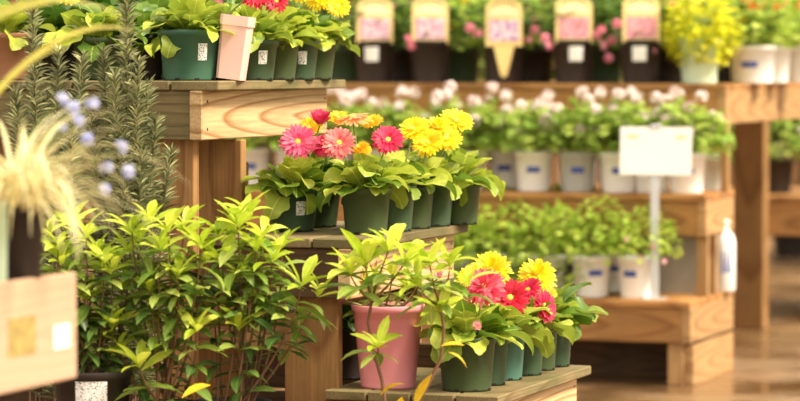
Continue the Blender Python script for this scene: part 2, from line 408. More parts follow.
_dv, _df = lathe([(.001, -.004), (.008, -.003), (.0105, .001), (.0095, .004), (.005, .0065), (.001, .007)], 12)
def flower(root, wpos, col, form='open', face=(0, -1, .45), s=1., base=None, bendx=0.):
    k = (col, form)
    if k not in _fl: _fl[k] = mesh('petals', *gerbera_form(form), M[col])
    lp = Vector(wpos) - Vector(root.location); f = Vector(face).normalized()
    o = new_obj('flower_head', _fl[k], root); o.location = lp; o.rotation_mode = 'QUATERNION'; o.rotation_quaternion = f.to_track_quat('Z', 'Y') @ Quaternion((0, 0, 1), R.random() * 6)
    o.scale = (s, s, s)
    if 'disc' not in _lib: _lib['disc'] = mesh('disc', _dv, _df, M['disc'])
    new_obj('disc', _lib['disc'], o)
    b = Vector(base) if base is not None else Vector((lp.x * .2, lp.y * .2, .11))
    mid = (b + lp) / 2 + Vector((bendx, 0, .02)) - f * .03
    stem(root, bez(b, mid, lp - f * .003), .0028, .0024)
    return o
def gerbera_leaves(root, h, n, mat, s=1., z=None, spread=1., lo=.05, hi=1.3):
    n = int(n * 1.5)
    ms = lib('gerbera_leaf', 5, gerb_fn, mat)
    z = h * .87 if z is None else z
    for k in range(n):
        yaw = 2.399 * k + R.random() * .6; q = k / max(1, n - 1)
        pit = lo + (hi - lo) * q + (R.random() - .5) * .3
        rr = .02 * (1 - q) * spread
        place('leaf', ms[R.randrange(5)], root, (-math.sin(yaw) * rr, math.cos(yaw) * rr, z), yaw, pit, (R.random() - .5) * .7, s * (.85 + .3 * R.random()))

# ------------------------------------------------------------------ floor
fl = new_obj('floor', mesh('floor', [(-60, -15, 0), (60, -15, 0), (60, 90, 0), (-60, 90, 0)], [(0, 1, 2, 3)], M['floor'], False)); fl['kind'] = 'structure'
fl['label'] = 'wet brown concrete floor'

# ------------------------------------------------------------------ near display stand, three tiers stepping down to the right
Z1, Z2, Z3 = 1.235, .813, .406
A = Frame(atz(365, 239.5, Z2))
stand = thing('display_stand', 'near tiered wooden stand with gerberas, weathered planks over pale pine boards', 'plant stand', A.p(.4, -.3, 0))
def planks(fr, root, u0, u1, v0, v1, z, along, mat, wd=.14, th=.026, gap=.006):
    if along == 'u':
        n = max(1, round((v1 - v0) / wd)); s = (v1 - v0) / n
        for i in range(n): board('shelf_plank', root, fr, u0, u1, v0 + i * s + gap / 2, v0 + (i + 1) * s - gap / 2, z - th, z, 'u', mat)
    else:
        n = max(1, round((u1 - u0) / wd)); s = (u1 - u0) / n
        for i in range(n): board('shelf_plank', root, fr, u0 + i * s + gap / 2, u0 + (i + 1) * s - gap / 2, v0, v1, z - th, z, 'v', mat)
UL = .88
def tier(v0, v1, z, front='tan', sidem='pine', UL=UL, ins=.04):
    planks(A, stand, 0, UL, v0, v1, z, 'u', 'weather')
    zb = z - .0265
    sb = board('side_board', stand, A, .0, UL - ins * .6, v1 - ins - .038, v1 - ins, zb - .135, zb, 'u', sidem)
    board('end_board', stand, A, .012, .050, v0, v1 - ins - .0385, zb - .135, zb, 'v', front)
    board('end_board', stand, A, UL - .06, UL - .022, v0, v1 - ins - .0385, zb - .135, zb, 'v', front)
    for uu in (.035, UL - .05):
        for dz in (.03, .105):
            o = new_obj('nail', mesh('nail', *lathe([(.004, -.001), (.004, .001), (.002, .0016)], 8), M['nail']), sb)
            o.matrix_local = LM[sb.name].inverted() @ (Matrix.Translation(A.p(uu, v1 - ins + .0005, zb - dz) - Vector(stand.location)) @ axes_matrix(UD, ZD, VD))
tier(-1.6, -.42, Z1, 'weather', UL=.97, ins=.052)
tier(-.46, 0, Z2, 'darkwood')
tier(-.12, .377, Z3, 'brown')
# legs: flat 2x6 uprights
for (u, v1, ztop, mat, wd) in ((.052, -.52, Z1 - .03, 'post', .14), (.25, -.462, Z1 - .165, 'post', .135), (.70, -.80, Z1 - .03, 'brown', .14), (.052, -1.35, Z1 - .03, 'brown', .14), (.70, -1.35, Z1 - .03, 'brown', .14),
                              (.052, -.098, Z2 - .03, 'post', .155), (.70, -.098, Z2 - .03, 'brown', .14),
                              (.052, .29, Z3 - .03, 'brown', .14), (.70, .29, Z3 - .03, 'brown', .14)):
    board('leg', stand, A, u, u + .038, v1 - wd, v1, 0, ztop, 'z', mat)
board('cross_rail', stand, A, .10, .138, -1.5, -.13, .50, .625, 'v', 'tan')
board('cross_rail', stand, A, .60, .638, -1.5, -.13, .50, .625, 'v', 'tan')
board('cross_rail', stand, A, .74, .778, -1.5, -.66, .86, .99, 'v', 'brown')
board('cross_rail', stand, A, .60, .638, -.13, .29, .24, .36, 'v', 'brown')
for zz in (.02, .175, .33): board('dark_backing', stand, A, .66, .69, -1.5, .28, zz, zz + .145, 'v', 'darkwood')
board('dark_backing', stand, A, .66, .69, -1.5, -.13, .50, .645, 'v', 'darkwood')

# ------------------------------------------------------------------ gerberas on the near stand
def gerbera(label, px, u, z, r, h, mat, n, leafm='gerb', s=1., flowers=(), stick=None, group=None, notch=True, hi=1.25, taper=.76):
    base = A.at(px, u, z)
    root = thing('potted_gerbera', label, 'potted plant', base, group)
    p = make_pot(root, r, h, mat, taper, notch)
    if stick: sticker(p, r, h, stick, .030, h * .40, h * .73, taper=taper)
    gerbera_leaves(root, h, n, leafm, s, hi=hi)
    for f in flowers:
        px_, py_, dy, col, form = f[:5]; face = f[5] if len(f) > 5 else (0, -1, .5); sc = f[6] if len(f) > 6 else 1.
        flower(root, at(px_, py_, base.y + dy), col, form, face, sc)
    return root
g1, g2, g3 = 'gerberas on the top tier', 'gerberas on the middle tier', 'gerberas on the lowest tier'
gerbera('wide green pot of leafy gerbera left of the slim pink pot, top tier', 190, .12, Z1, .090, .14, 'bright_green_pot', 24, s=.95, stick=-60, group=g1, taper=.80,
        flowers=((255, -8, .02, 'f_crim', 'open', (.2, -1, .3)),))
gerbera('green potted gerbera just right of the slim pink pot, top tier', 253, .37, Z1, .076, .115, 'green_pot', 20, stick=-62, group=g1, flowers=((262, 4, -.02, 'f_deep', 'cup', (.1, -.5, 1), .8), (276, 1, .05, 'f_crim', 'open', (.3, -1, .2), .8)))
gerbera('second green gerbera pot from the slim pink pot, top tier', 276, .52, Z1, .072, .115, 'green_pot2', 18, group=g1, flowers=((300, -12, 0, 'f_yellow', 'open'),))
gerbera('third green gerbera pot from the slim pink pot, top tier', 296, .668, Z1, .072, .115, 'green_pot', 18, stick=-70, group=g1, flowers=((318, -4, 0, 'f_yellow', 'double'),))
gerbera('green gerbera pot at the far right end of the top tier', 313, .80, Z1, .074, .115, 'green_pot2', 20, group=g1, flowers=((338, 6, 0, 'f_yellow', 'open', (.3, -1, .4), .8),))
gerbera('leafy gerbera hidden behind the wide green pot, top tier', 190, .42, Z1, .07, .115, 'green_pot', 14, group=g1)
gerbera('gerbera in the second row behind the top tier pot edge', 225, .62, Z1, .07, .115, 'green_pot', 14, group=g1)
for px, u, lab in ((150, .74, 'gerbera in the third row behind the wide green pot, top tier'), (60, .72, 'rear row gerbera above the rosemary, top tier'), (105, .60, 'rear row gerbera left of the wide green pot, top tier'), (245, .84, 'rear row gerbera behind the slim pink pot, top tier')):
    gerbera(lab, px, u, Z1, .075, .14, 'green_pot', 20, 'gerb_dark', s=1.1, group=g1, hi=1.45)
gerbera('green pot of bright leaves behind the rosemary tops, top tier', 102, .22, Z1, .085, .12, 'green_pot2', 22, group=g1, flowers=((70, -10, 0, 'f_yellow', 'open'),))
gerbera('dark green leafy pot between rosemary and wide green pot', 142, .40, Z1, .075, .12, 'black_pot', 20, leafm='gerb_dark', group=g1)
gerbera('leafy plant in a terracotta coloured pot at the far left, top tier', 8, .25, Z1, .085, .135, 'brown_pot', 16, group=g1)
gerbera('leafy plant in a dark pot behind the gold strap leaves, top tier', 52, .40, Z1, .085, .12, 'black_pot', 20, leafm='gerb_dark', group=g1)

gerbera('green gerbera pot with white sticker and pink daisy, left on middle tier', 292, .32, Z2, .080, .118, 'green_pot', 26, stick=-68, group=g2, s=.92,
        flowers=((298, 142, -.08, 'f_pink', 'open', (-.05, -1, .45), 1.1), (320, 124, -.02, 'f_deep', 'cup', (.05, -.35, 1), 1.0), (309, 128, .03, 'f_gold', 'open', (-.3, -.6, .8), .9)))
gerbera('dark leafed gerbera tucked behind, with crimson cup bloom, middle tier', 318, .56, Z2, .070, .115, 'green_pot2', 18, 'gerb_dark', group=g2,
        flowers=((324, 146, -.10, 'f_deep', 'double', (-.2, -.8, .6), .85), (338, 118, 0, 'f_gold', 'open', (.1, -.5, 1), .75)))
gerbera('foremost green gerbera pot with coral and magenta daisies, middle tier', 366, .26, Z2, .072, .128, 'green_pot2', 24, group=g2, s=.95, taper=.8,
        flowers=((339, 143, -.08, 'f_coral', 'open', (.1, -1, .45), .98), (352, 117, .03, 'f_orange', 'back', (-.1, -.12, 1), 1.12), (388, 140, -.06, 'f_mag', 'open', (.05, -1, .6), .95), (362, 150, .02, 'f_gold', 'double', (-.2, -.6, .7), .6)))
gerbera('second green gerbera pot from the front corner, middle tier', 391, .415, Z2, .072, .128, 'green_pot', 20, group=g2, s=.92, taper=.8,
        flowers=((413, 129, 0, 'f_yellow', 'open', (-.3, -.6, .8), 1.0), (372, 122, .06, 'f_gold', 'open', (-.3, -.5, .9), .7)))
gerbera('third green gerbera pot from the front corner, middle tier', 411, .565, Z2, .070, .125, 'green_pot2', 18, group=g2, s=.92, taper=.8,
        flowers=((428, 143, -.06, 'f_yellow', 'open', (-.2, -.8, .6), 1.0), (437, 128, .0, 'f_yellow', 'double', (.1, -.6, .8), .9)))
gerbera('fourth green gerbera pot from the front corner, middle tier', 431, .705, Z2, .070, .125, 'green_pot', 18, group=g2, s=.92, taper=.8,
        flowers=((456, 121, .0, 'f_yellow', 'open', (.2, -.6, .9), 1.1), (446, 138, -.05, 'f_yellow', 'open', (.1, -.8, .7), 1.0)))
gerbera('green gerbera pot at the far right end of the middle tier', 458, .83, Z2, .070, .125, 'green_pot2', 22, group=g2, s=1.0, taper=.8, flowers=((462, 120, .03, 'f_yellow', 'open', (.4, -.7, .7), .7),))

gerbera('large green gerbera pot next to the rose pink pot, lowest tier', 467, .13, Z3, .082, .145, 'green_pot2', 24, group=g3, taper=.8,
        flowers=((484, 287, -.08, 'f_rose', 'double', (-.2, -.8, .7), 1.25), (470, 276, .05, 'f_yellow', 'open', (-.3, -.7, .7), .8), (476, 327, -.09, 'f_palepink', 'cup', (.2, -.8, .4), .42)))
gerbera('second green gerbera pot from the pink one, lowest tier', 487, .285, Z3, .064, .135, 'green_pot', 14, group=g3, taper=.8,
        flowers=((491, 270, -.02, 'f_yellow', 'double', (0, -.8, .6), 1.25),))
gerbera('teal green gerbera pot with a white sticker, lowest tier', 504, .425, Z3, .064, .135, 'teal_pot', 14, group=g3, stick=-150, taper=.8,
        flowers=((510, 298, -.09, 'f_crim', 'open', (.0, -.9, .5), 1.2),))
gerbera('fourth green gerbera pot from the pink one, lowest tier', 524, .57, Z3, .064, .135, 'green_pot', 16, group=g3, taper=.8,
        flowers=((537, 276, .02, 'f_yellow', 'double', (.1, -.75, .7), 1.25), (528, 290, -.08, 'f_mag', 'open', (-.5, -.5, .8), .95)))
gerbera('fifth green gerbera pot from the pink one, lowest tier', 538, .71, Z3, .062, .135, 'green_pot2', 14, group=g3, taper=.8,
        flowers=((544, 306, -.18, 'f_mag', 'open', (.75, -.6, .3), 1.05), (548, 294, .0, 'f_gold', 'open', (.3, -.7, .4), .6)))
_e = gerbera('green gerbera pot with one broad leaf at the right end, lowest tier', 553, .83, Z3, .062, .135, 'green_pot', 14, group=g3, s=1.1, taper=.8)
_bl = new_obj('leaf', mesh('broad_leaf', *blade(.125, .115, obov, .5, -1.1, .22, 12, .31, 4), M['gerb']), _e)
_bl.location = (.01, -.03, .12); _bl.rotation_euler = (Matrix.Rotation(-1.25, 3, 'Z') @ Matrix.Rotation(.35, 3, 'X') @ Matrix.Rotation(.75, 3, 'Y')).to_euler()
gerbera('small dark pot left of the rose pink pot, lowest tier', 349, .30, Z3, .055, .145, 'black_pot', 10, 'gerb_dark', s=.7)

# slim pink pot, leaning, between the top-tier gerberas
def square_pot(name, root, wt, wb, h, mat, rimh=.03):
    vs = []
    prof = [(wb, 0), (wt * .93 + wb * .0, h - rimh), (wt, h - rimh + .002), (wt, h), (wt - .006, h), (wb - .004, .01)]
    for wv, z in prof:
        q = wv / 2; c = q * .8
        for x, y in ((q, -c), (q, c), (c, q), (-c, q), (-q, c), (-q, -c), (-c, -q), (c, -q)): vs.append((x, y, z))
    fs = []
    for j in range(len(prof) - 1):
        for i in range(8):
            k = (i + 1) % 8; fs.append((j*8 + i, j*8 + k, (j+1)*8 + k, (j+1)*8 + i))
    fs.append(tuple(reversed(range(8)))); fs.append(tuple(40 + i for i in range(8)))
    return new_obj(name, mesh(name, vs, fs, M[mat], False), root)
bp = A.at(231, .15, Z1)
rt = thing('slim_pot', 'slim pale pink plastic pot leaning beside the wide green pot', 'plant pot', bp)
o = square_pot('pot', rt, .088, .074, .176, 'pale_pink'); o.rotation_euler = (0, rad(7.0), -.10); o.location = (0, 0, .0046)
so = new_obj('soil', soil_mesh(.035), rt); so.location = (.017, 0, .135)

# ------------------------------------------------------------------ shrubs
def shrub(root, base, tips, young='young', old='old', whorls=3, nl=8, twig_r=.004, s=1., midm='mid', step=.055, nodes=None):
    """tips: world points of shoot ends; each shoot is one stem with whorls of leaves"""
    my, mo, mm = (lib('shrub_leaf', 4, shrub_fn, k) for k in (young, old, midm))
    O = Vector(root.location)
    for (tp, sc) in tips:
        t = tp - O; b = Vector(base) + Vector(((R.random() - .5) * .08, (R.random() - .5) * .08, 0))
        if nodes: b = min((n_ - O for n_ in nodes), key=lambda n_: (n_ - t).length)
        mid = b.lerp(t, .55) + Vector(((b.x - t.x) * -.22, (R.random() - .5) * .06, -.02)) + Vector(((R.random() - .5) * .05, 0, 0))
        pts = bez(b, mid, t, 9); stem(root, pts, twig_r, .0018, 'twig')
        Ln = sum((pts[i + 1] - pts[i]).length for i in range(8))
        for wv in range(whorls + 1):
            back = wv * step / Ln
            if back > .75: break
            tt = 1 - back; k = min(7, int(tt * 8)); q = pts[k].lerp(pts[k + 1], tt * 8 - k); d = (pts[min(8, k + 1)] - pts[k]).normalized()
            n = nl + 1 if wv == 0 else nl - 2
            for j in range(n):
                yaw = 2.399 * j + wv * 1.3 + R.random() * .5
                if wv == 0: pit = .25 + .95 * (j / n) + (R.random() - .5) * .3
                else: pit = .05 + (R.random() - .5) * .9 - wv * .06
                ms = my if wv == 0 else (mm if (wv == 1 or (wv == 2 and R.random() < .45)) else mo)
                lean = Quaternion((0, 0, 1), 0) if wv else Vector((0, 0, 1)).rotation_difference(Vector((d.x * .6, d.y * .6, 1)).normalized())
                l = place('leaf', ms[R.randrange(4)], root, q + d * ((R.random() - .5) * .018), yaw, pit, (R.random() - .5) * .8, sc * s * (.75 + .45 * R.random()) * (1.0 if wv == 0 else 1.1))
                if wv == 0: l.rotation_euler = (lean.to_matrix() @ l.rotation_euler.to_matrix()).to_euler()

# low pallet in front that carries the tall pots
pal = thing('low_pallet', 'low wooden pallet on the floor under the shrubs and rosemary', 'pallet', A.p(-.45, -.5, 0))
for vv in (-1.15, -.45, .24): board('runner', pal, A, -.85, -.03, vv, vv + .09, 0, .125, 'u', 'brown')
for i in range(6): board('slat', pal, A, -.85 + i * .14, -.85 + i * .14 + .115, -1.2, .38, .1255, .15, 'v', 'brown')

def pot_shrub(name, label, px, Y, r, h, potmat, tips, group=None, **kw):
    b = at(px, 300, Y); b.z = .15
    root = thing(name, label, 'shrub', b, group)
    p = make_pot(root, r, h, potmat)
    shrub(root, (0, 0, h * .85), [(at(x, y, Y + dy), sc) for x, y, dy, sc in tips], **kw)
    return root, p
sg = 'young evergreen shrubs at the front'
rt, p = pot_shrub('evergreen_shrub', 'pale tipped evergreen shrub behind the crate, leftmost of the front shrubs', 92, 7.50, .10, .365, 'black_pot',
    [(72, 228, 0, 1.), (98, 250, .05, .9), (50, 235, .05, .9), (112, 272, -.03, .9), (62, 262, -.05, .9), (85, 300, -.04, .8), (112, 330, -.05, .9), (130, 252, .04, .9), (58, 250, -.06, .9), (86, 238, -.03, 1.), (104, 262, -.06, .9), (122, 290, .04, .9), (66, 290, -.02, .9)], sg, whorls=4, nl=7)
lb = sticker(p, .10, .365, -86, .085, .24, .343, 'sticker', name='pot_label'); lb['label'] = 'white printed plant label'
pot_shrub('evergreen_shrub', 'evergreen shrub with bright rosettes in front of the tall brown post', 168, 7.50, .10, .28, 'black_pot',
    [(150, 222, 0, 1.1), (168, 232, -.06, 1.), (190, 240, .04, 1.), (140, 244, .05, .9), (205, 262, .0, 1.), (178, 275, -.08, .9), (150, 290, -.05, .9), (140, 368, -.08, 1.1), (120, 350, -.02, .9), (196, 330, -.08, .9), (160, 250, -.07, 1.), (184, 228, .05, 1.), (132, 232, -.02, 1.), (202, 246, -.05, 1.), (170, 300, .04, .9), (156, 330, .05, .9)], sg, whorls=3, nl=7)
pot_shrub('evergreen_shrub', 'tall evergreen shrub whose shoots reach across the brown stand leg', 232, 7.55, .10, .28, 'black_pot',
    [(246, 218, 0, 1.15), (232, 238, .05, 1.), (262, 236, -.03, .95), (282, 247, .02, 1.), (302, 286, -.04, 1.1), (318, 296, .03, .9), (222, 262, -.05, 1.), (238, 330, -.06, 1.0), (262, 300, .03, .8), (212, 300, .05, .9), (238, 226, -.05, 1.1), (256, 250, -.06, 1.), (218, 240, .0, 1.), (272, 262, -.05, .95), (240, 276, -.05, .9)], sg, whorls=3, nl=7)
SN = [at(372, 300, 7.50), at(440, 305, 7.50), at(373, 350, 7.50)]
_r, _p = pot_shrub('evergreen_shrub', 'sparse evergreen shrub in front of the rose pink pot', 392, 7.52, .09, .24, 'black_pot',
    [(366, 266, 0, 1.25), (388, 252, .03, 1.15), (405, 262, -.04, 1.2), (430, 266, 0, 1.1), (350, 274, -.03, 1.), (450, 266, .04, 1.1), (420, 288, -.06, 1.0), (468, 285, .0, .9), (440, 312, -.05, 1.), (378, 348, -.08, .9)], sg,
    whorls=1, nl=6, step=.045, old='mid', s=1.1, nodes=SN)
for path in (((386, 412), (382, 380), (373, 350), (368, 322), (372, 300)), ((412, 412), (428, 385), (441, 358), (444, 330), (440, 305))):
    o_ = Vector(_r.location); stem(_r, [Vector((.0, 0, .2))] + [at(x, y, 7.50) - o_ for x, y in path], .0055, .0035, 'twig')
# a few yellowed leaves hanging on the sparse shrub
yr = [o for o in bpy.data.objects if o.get('label', '').startswith('sparse evergreen')][0]
ym = lib('shrub_leaf', 4, shrub_fn, 'yellowleaf')
for i, (x, y, yaw, pit, s) in enumerate(((432, 374, 1.0, -1.0, 1.25), (441, 346, -1.3, .1, .8), (448, 352, -1.2, -.5, .9), (405, 384, 1.4, -.2, .9), (373, 349, -1.4, .2, .5), (402, 397, .3, -.9, 1.1))):
    place('leaf', ym[i % 4], yr, at(x, y, 7.44) - Vector(yr.location), yaw, pit, .4, s)
rt2 = [o for o in bpy.data.objects if o.get('label', '').startswith('evergreen shrub with bright')][0]
place('leaf', ym[1], rt2, at(182, 398, 7.36) - Vector(rt2.location), -.9, .4, .3, 1.2)

# rose pink pot on the lowest tier with a leafy plant
bp = A.at(388, .13, Z3)
rt = thing('potted_seedling', 'rose pink round pot of leafy young plant on the lowest tier', 'potted plant', bp)
p = make_pot(rt, .100, .225, 'pink_pot', .74)
shrub(rt, (0, 0, .19), [(at(x, y, bp.y + dy), sc) for x, y, dy, sc in ((372, 282, 0, .9), (392, 276, .03, .9), (408, 288, -.02, .9), (420, 272, .02, .9), (358, 296, 0, .8))], whorls=1, old='mid')
for (x, y) in ((345, 300), (440, 276)):
    f = flower(rt, at(x, y, bp.y - .05), 'f_palepink', 'cup', (-.3, -.6, .5), .45, base=(0, 0, .19))

# ------------------------------------------------------------------ rosemary
def rosemary_spire(seed, H, lean):
    rr = random.Random(seed); vs, fs = [], []
    n = int(H * 800)
    for i in range(n):
        t = i / n; z = H * (.10 + .90 * t); c = Vector((lean * t * t, (rr.random() - .5) * .01, z))
        yaw = 2.399 * i + rr.random(); L = (.056 - .020 * t ** 3) * (.8 + .4 * rr.random()); el = .15 + .6 * rr.random() + .35 * t ** 4
        d = Vector((math.cos(yaw) * math.cos(el), math.sin(yaw) * math.cos(el), math.sin(el))); s = d.cross(Vector((rr.uniform(-1, 1), rr.uniform(-1, 1), rr.uniform(-.3, .3)))).normalized() * .0026
        tip = c + d * L; tip.z -= .12 * L; mid = c + d * (L * .5)
        b = len(vs); vs += [c - s * .6, c + s * .6, mid + s, mid - s, tip]; fs += [(b, b+1, b+2, b+3), (b+3, b+2, b+4)]
    return mesh('rosemary_foliage', vs, fs, M['rosemary'])
def rosemary(label, px, Y, tips):
    b = at(px, 300, Y); b.z = .15
    root = thing('potted_rosemary', label, 'herb', b, 'tall rosemary plants')
    make_pot(root, .095, .22, 'black_pot')
    for i, (x, y, dy) in enumerate(tips):
        t = at(x, y, Y + dy) - b; x0 = at(px + (x - px) * .55, y, Y + dy).x - b.x; H = t.z - .19
        o = new_obj('foliage', rosemary_spire(int(px * 7 + i), H, t.x - x0), root); o.location = (x0, dy * .6, .19); o['kind'] = 'stuff'
        stem(root, [Vector((x0 + (t.x - x0) * q * q, dy * .6, .19 + H * q)) for q in (0, .25, .5, .75, 1)], .004, .0016, 'twig')
rosemary('tall rosemary with spires at the left edge behind the blue flowers', 46, 7.80, ((32, -6, 0), (60, 50, .05), (14, 90, -.04), (44, 96, .05), (74, 100, -.03), (84, 56, .06), (28, 150, .04), (58, 170, -.05)))
rosemary('tall rosemary whose spires reach the top tier left of the brown post', 122, 7.86, ((127, -12, 0), (104, 50, .05), (148, 84, .03), (138, 60, -.04), (114, 74, -.05), (172, 150, .05), (92, 120, .02), (142, 150, -.06), (156, 118, .0), (122, 130, -.07), (106, 165, .0), (132, 100, .06)))

# ------------------------------------------------------------------ blurred crate and grasses close on the left
K = Frame(at(77, 300, 6.0))          # u=0 at the far right corner of the crate
KZ0, KZ1 = .648, .862
bench = thing('near_bench', 'wooden bench leg frame under the pale crate at the left edge', 'bench', K.p(-.6, -.5, 0))
for i in range(3): board('bench_plank', bench, K, -1.3, -.12, -.72 + i * .15, -.72 + i * .15 + .145, KZ0 - .03, KZ0, 'u', 'brown')
for u in (-1.2, -.25):
    for v in (-.71, -.37): board('leg', bench, K, u, u + .06, v, v + .06, 0, KZ0 - .031, 'z', 'brown')
crate = thing('wooden_crate', 'pale blurred wooden crate with olive and white labels holding grass pots', 'crate', K.p(-.4, -.3, KZ0))
board('crate_side', crate, K, -.80, 0, -.016, 0, KZ0, KZ1, 'u', 'crate', .004)
board('crate_side', crate, K, -.80, 0, -.56, -.544, KZ0, KZ1, 'u', 'crate', .004)
board('crate_end', crate, K, -.016, 0, -.5435, -.0165, KZ0, KZ1 - .01, 'v', 'crate', .004)
board('crate_end', crate, K, -.80, -.784, -.5435, -.0165, KZ0, KZ1 - .01, 'v', 'crate', .004)
board('crate_bottom', crate, K, -.783, -.017, -.5435, -.0165, KZ0 + .001, KZ0 + .014, 'u', 'crate', .002)
board('label', crate, K, -.30, -.185, 0, .0012, .715, .790, 'u', 'olive', 0)['label'] = 'olive printed label'
board('label', crate, K, -.105, -.035, 0, .0012, .714, .762, 'u', 'card', 0)['label'] = 'white label'
kz = KZ0 + .0145
def near_pot(name, label, cat, px, Y, r, h, mat):
    b = at(px, 300, Y); b.z = kz
    root = thing(name, label, cat, b); make_pot(root, r, h, mat); return root
gr = near_pot('potted_grass', 'blonde fountain grass spilling from a black pot in the crate', 'grass', 16, 5.86, .058, .34, 'black_pot')
tg = new_obj('plant_tag', box_mesh(.052, .0015, .30, 'mint_pot', 0), gr); tg.location = (-.034, -.070, .20); tg.rotation_euler = (rad(-4), 0, 0)
for k in range(190):
    yaw = R.random() * 2 * PI; L = .22 + .20 * R.random(); pit = .85 + .65 * R.random()
    me = lib('grass_blade', 6, lambda i: blade(.34, .0085, strapf, 0, -1.2 - .30 * i, .2, 9, 0, i), 'blonde')[R.randrange(6)]
    place('blade', me, gr, (R.uniform(-.03, .03), R.uniform(-.03, .03), .292), yaw, pit, 0, L / .34)
st = near_pot('strap_leaf_plant', 'gold strap leafed plant rising from the crate at the left edge', 'plant', -62, 5.66, .055, .16, 'black_pot')
def ribbon(pts, wd, mat, root, name='leaf'):
    n = len(pts); vs, fs = [], []
    P = [Vector(p) for p in pts]
    for i, p in enumerate(P):
        t = (P[min(i + 1, n - 1)] - P[max(i - 1, 0)]).normalized(); s = t.cross(Vector((.25, -.7, .55))).normalized()
        q = i / (n - 1); hw = wd * .5 * (1 - q ** 3 * .93) ; nn = s.cross(t)
        vs += [p - s * hw + nn * hw * .35, p, p + s * hw + nn * hw * .35]
    for i in range(n - 1):
        for k in range(2): a = i * 3 + k; fs.append((a, a + 1, a + 4, a + 3))
    return new_obj(name, mesh(name, vs, fs, M[mat]), root)
so = Vector(st.location)
for (x1, y1, x2, y2, x3, y3, Y, wd) in ((-10, 100, 66, 10, 134, 31, 5.95, .015), (-30, 30, 40, -20, 118, 14, 5.85, .018), (-40, 40, 0, 6, 72, 0, 5.75, .020), (-20, 120, 10, 60, 66, 46, 5.7, .014), (-60, -40, -70, -120, -90, -200, 5.6, .034), (-110, 0, -140, -60, -180, 0, 5.55, .034), (-30, 0, 10, -60, 60, -90, 5.75, .034)):
    e = bez(at(x1, y1, Y - .06), at(x2, y2, Y), at(x3, y3, Y + .05), 9)
    pre = bez(so + Vector((0, 0, .14)), (so + Vector((0, 0, .14))).lerp(e[0], .5) + Vector((-.02, 0, .05)), e[0], 5)[:-1]
    ribbon([q - so for q in pre + e], wd, 'strap', st)
bl = near_pot('blue_flower_plant', 'pale blue flowered plant at the far corner of the crate', 'flower', -34, 5.93, .040, .12, 'black_pot')
def floret_ball(seed, n, r, pr, fl_=.6):
    rr = random.Random(seed); vs, fs = [], []
    for i in range(n):
        z = rr.uniform(-.5, 1); a = rr.random() * 6.28; q = math.sqrt(max(0, 1 - z * z))
        d = Vector((q * math.cos(a), q * math.sin(a), z)); c = d * r * (.75 + .25 * rr.random()); x = d.orthogonal().normalized(); y = d.cross(x); b = len(vs)
        vs.append(c - d * pr * .3); ph = rr.random() * 6
        for k in range(10):
            an = ph + 2 * PI * k / 10; m_ = pr * (1.0 if k % 2 == 0 else fl_); vs.append(c + (x * math.cos(an) + y * math.sin(an)) * m_ + d * (pr * .15 if k % 2 == 0 else 0))
        for k in range(10): fs.append((b, b + 1 + k, b + 1 + (k + 1) % 10))
    return vs, fs
def bloom_mesh(key, mat, n=16, r=.022, pr=.011): return lib(key, 3, lambda i: floret_ball(i + 5, n, r, pr), mat)
bo = Vector(bl.location)
for i, (x, y) in enumerate(((62, 100), (74, 108), (92, 104), (121, 148), (129, 172), (106, 168), (78, 122), (88, 140), (60, 128), (104, 190))):
    t = at(x, y, 6.0 + R.uniform(-.08, .08)) - bo
    o = new_obj('bloom', bloom_mesh('blue_bloom', 'f_blue', 8, .013, .010)[i % 3], bl); o.location = t
    stem(bl, bez((0, 0, .10), (t.x * .3, t.y * .3, t.z * .8), t), .0022, .0014)

# ------------------------------------------------------------------ leafy clumps for plants further back
def clump(seed, n, rx, rz, L, W, droop=0., updir=.5, hollow=.35):
    rr = random.Random(seed); vs, fs = [], []
    for i in range(n):
        a = rr.random() * 2 * PI; z = rr.uniform(-.25 - droop, 1); q = math.sqrt(max(.05, 1 - min(1, z * z)))
        k = hollow + (1 - hollow) * rr.random() ** .5
        c = Vector((q * math.cos(a) * rx * k, q * math.sin(a) * rx * k, max(-droop * rz - .3 * rz, z * rz * k)))
        d = Vector((math.cos(a + rr.uniform(-.9, .9)), math.sin(a + rr.uniform(-.9, .9)), rr.uniform(-.5, .9) * updir + (.2 if z > .3 else -.2))).normalized()
        s = d.cross(Vector((rr.uniform(-.4, .4), rr.uniform(-.4, .4), 1))).normalized(); nn = s.cross(d)
        l = L * rr.uniform(.7, 1.25); ww = W * rr.uniform(.8, 1.2) * .5; b = len(vs)
        vs += [c, c + d * l * .35 - s * ww + nn * ww * .3, c + d * l * .35, c + d * l * .35 + s * ww + nn * ww * .3, c + d * l * .75 - s * ww * .8, c + d * l * .75 - nn * ww * .2, c + d * l * .75 + s * ww * .8, c + d * l - nn * ww * .4]
        fs += [(b, b+2, b+1), (b, b+3, b+2), (b+1, b+2, b+5, b+4), (b+2, b+3, b+6, b+5), (b+4, b+5, b+7), (b+5, b+6, b+7)]
    return vs, fs
def leafy(name, label, cat, loc, r, h, potmat, clumpkey, mat, args, group=None, blooms=(), bloommat=None, bl_args=(16, .022, .011), taper=.8, s=1., lift=.05):
    root = thing(name, label, cat, loc, group)
    p = make_pot(root, r, h, potmat, taper)
    me = lib(clumpkey, 3, lambda i: clump(i * 7 + 1, *args), mat)[R.randrange(3)]
    o = new_obj('foliage', me, root); o.location = (0, 0, h + lift); o.rotation_euler = (0, 0, R.random() * 6); o.scale = (s, s, s); o['kind'] = 'stuff'
    for (dx, dy, dz) in blooms:
        q = new_obj('bloom', bloom_mesh('bloom_' + bloommat + str(bl_args[0]), bloommat, *bl_args)[R.randrange(3)], root); q.location = (dx, dy, dz); q.rotation_euler = (0, 0, R.random() * 6)
        stem(root, bez((dx * .2, dy * .2, h * .9), (dx * .5, dy * .5, dz * .8), (dx, dy, dz - .01)), .002, .0016)
    return root, p

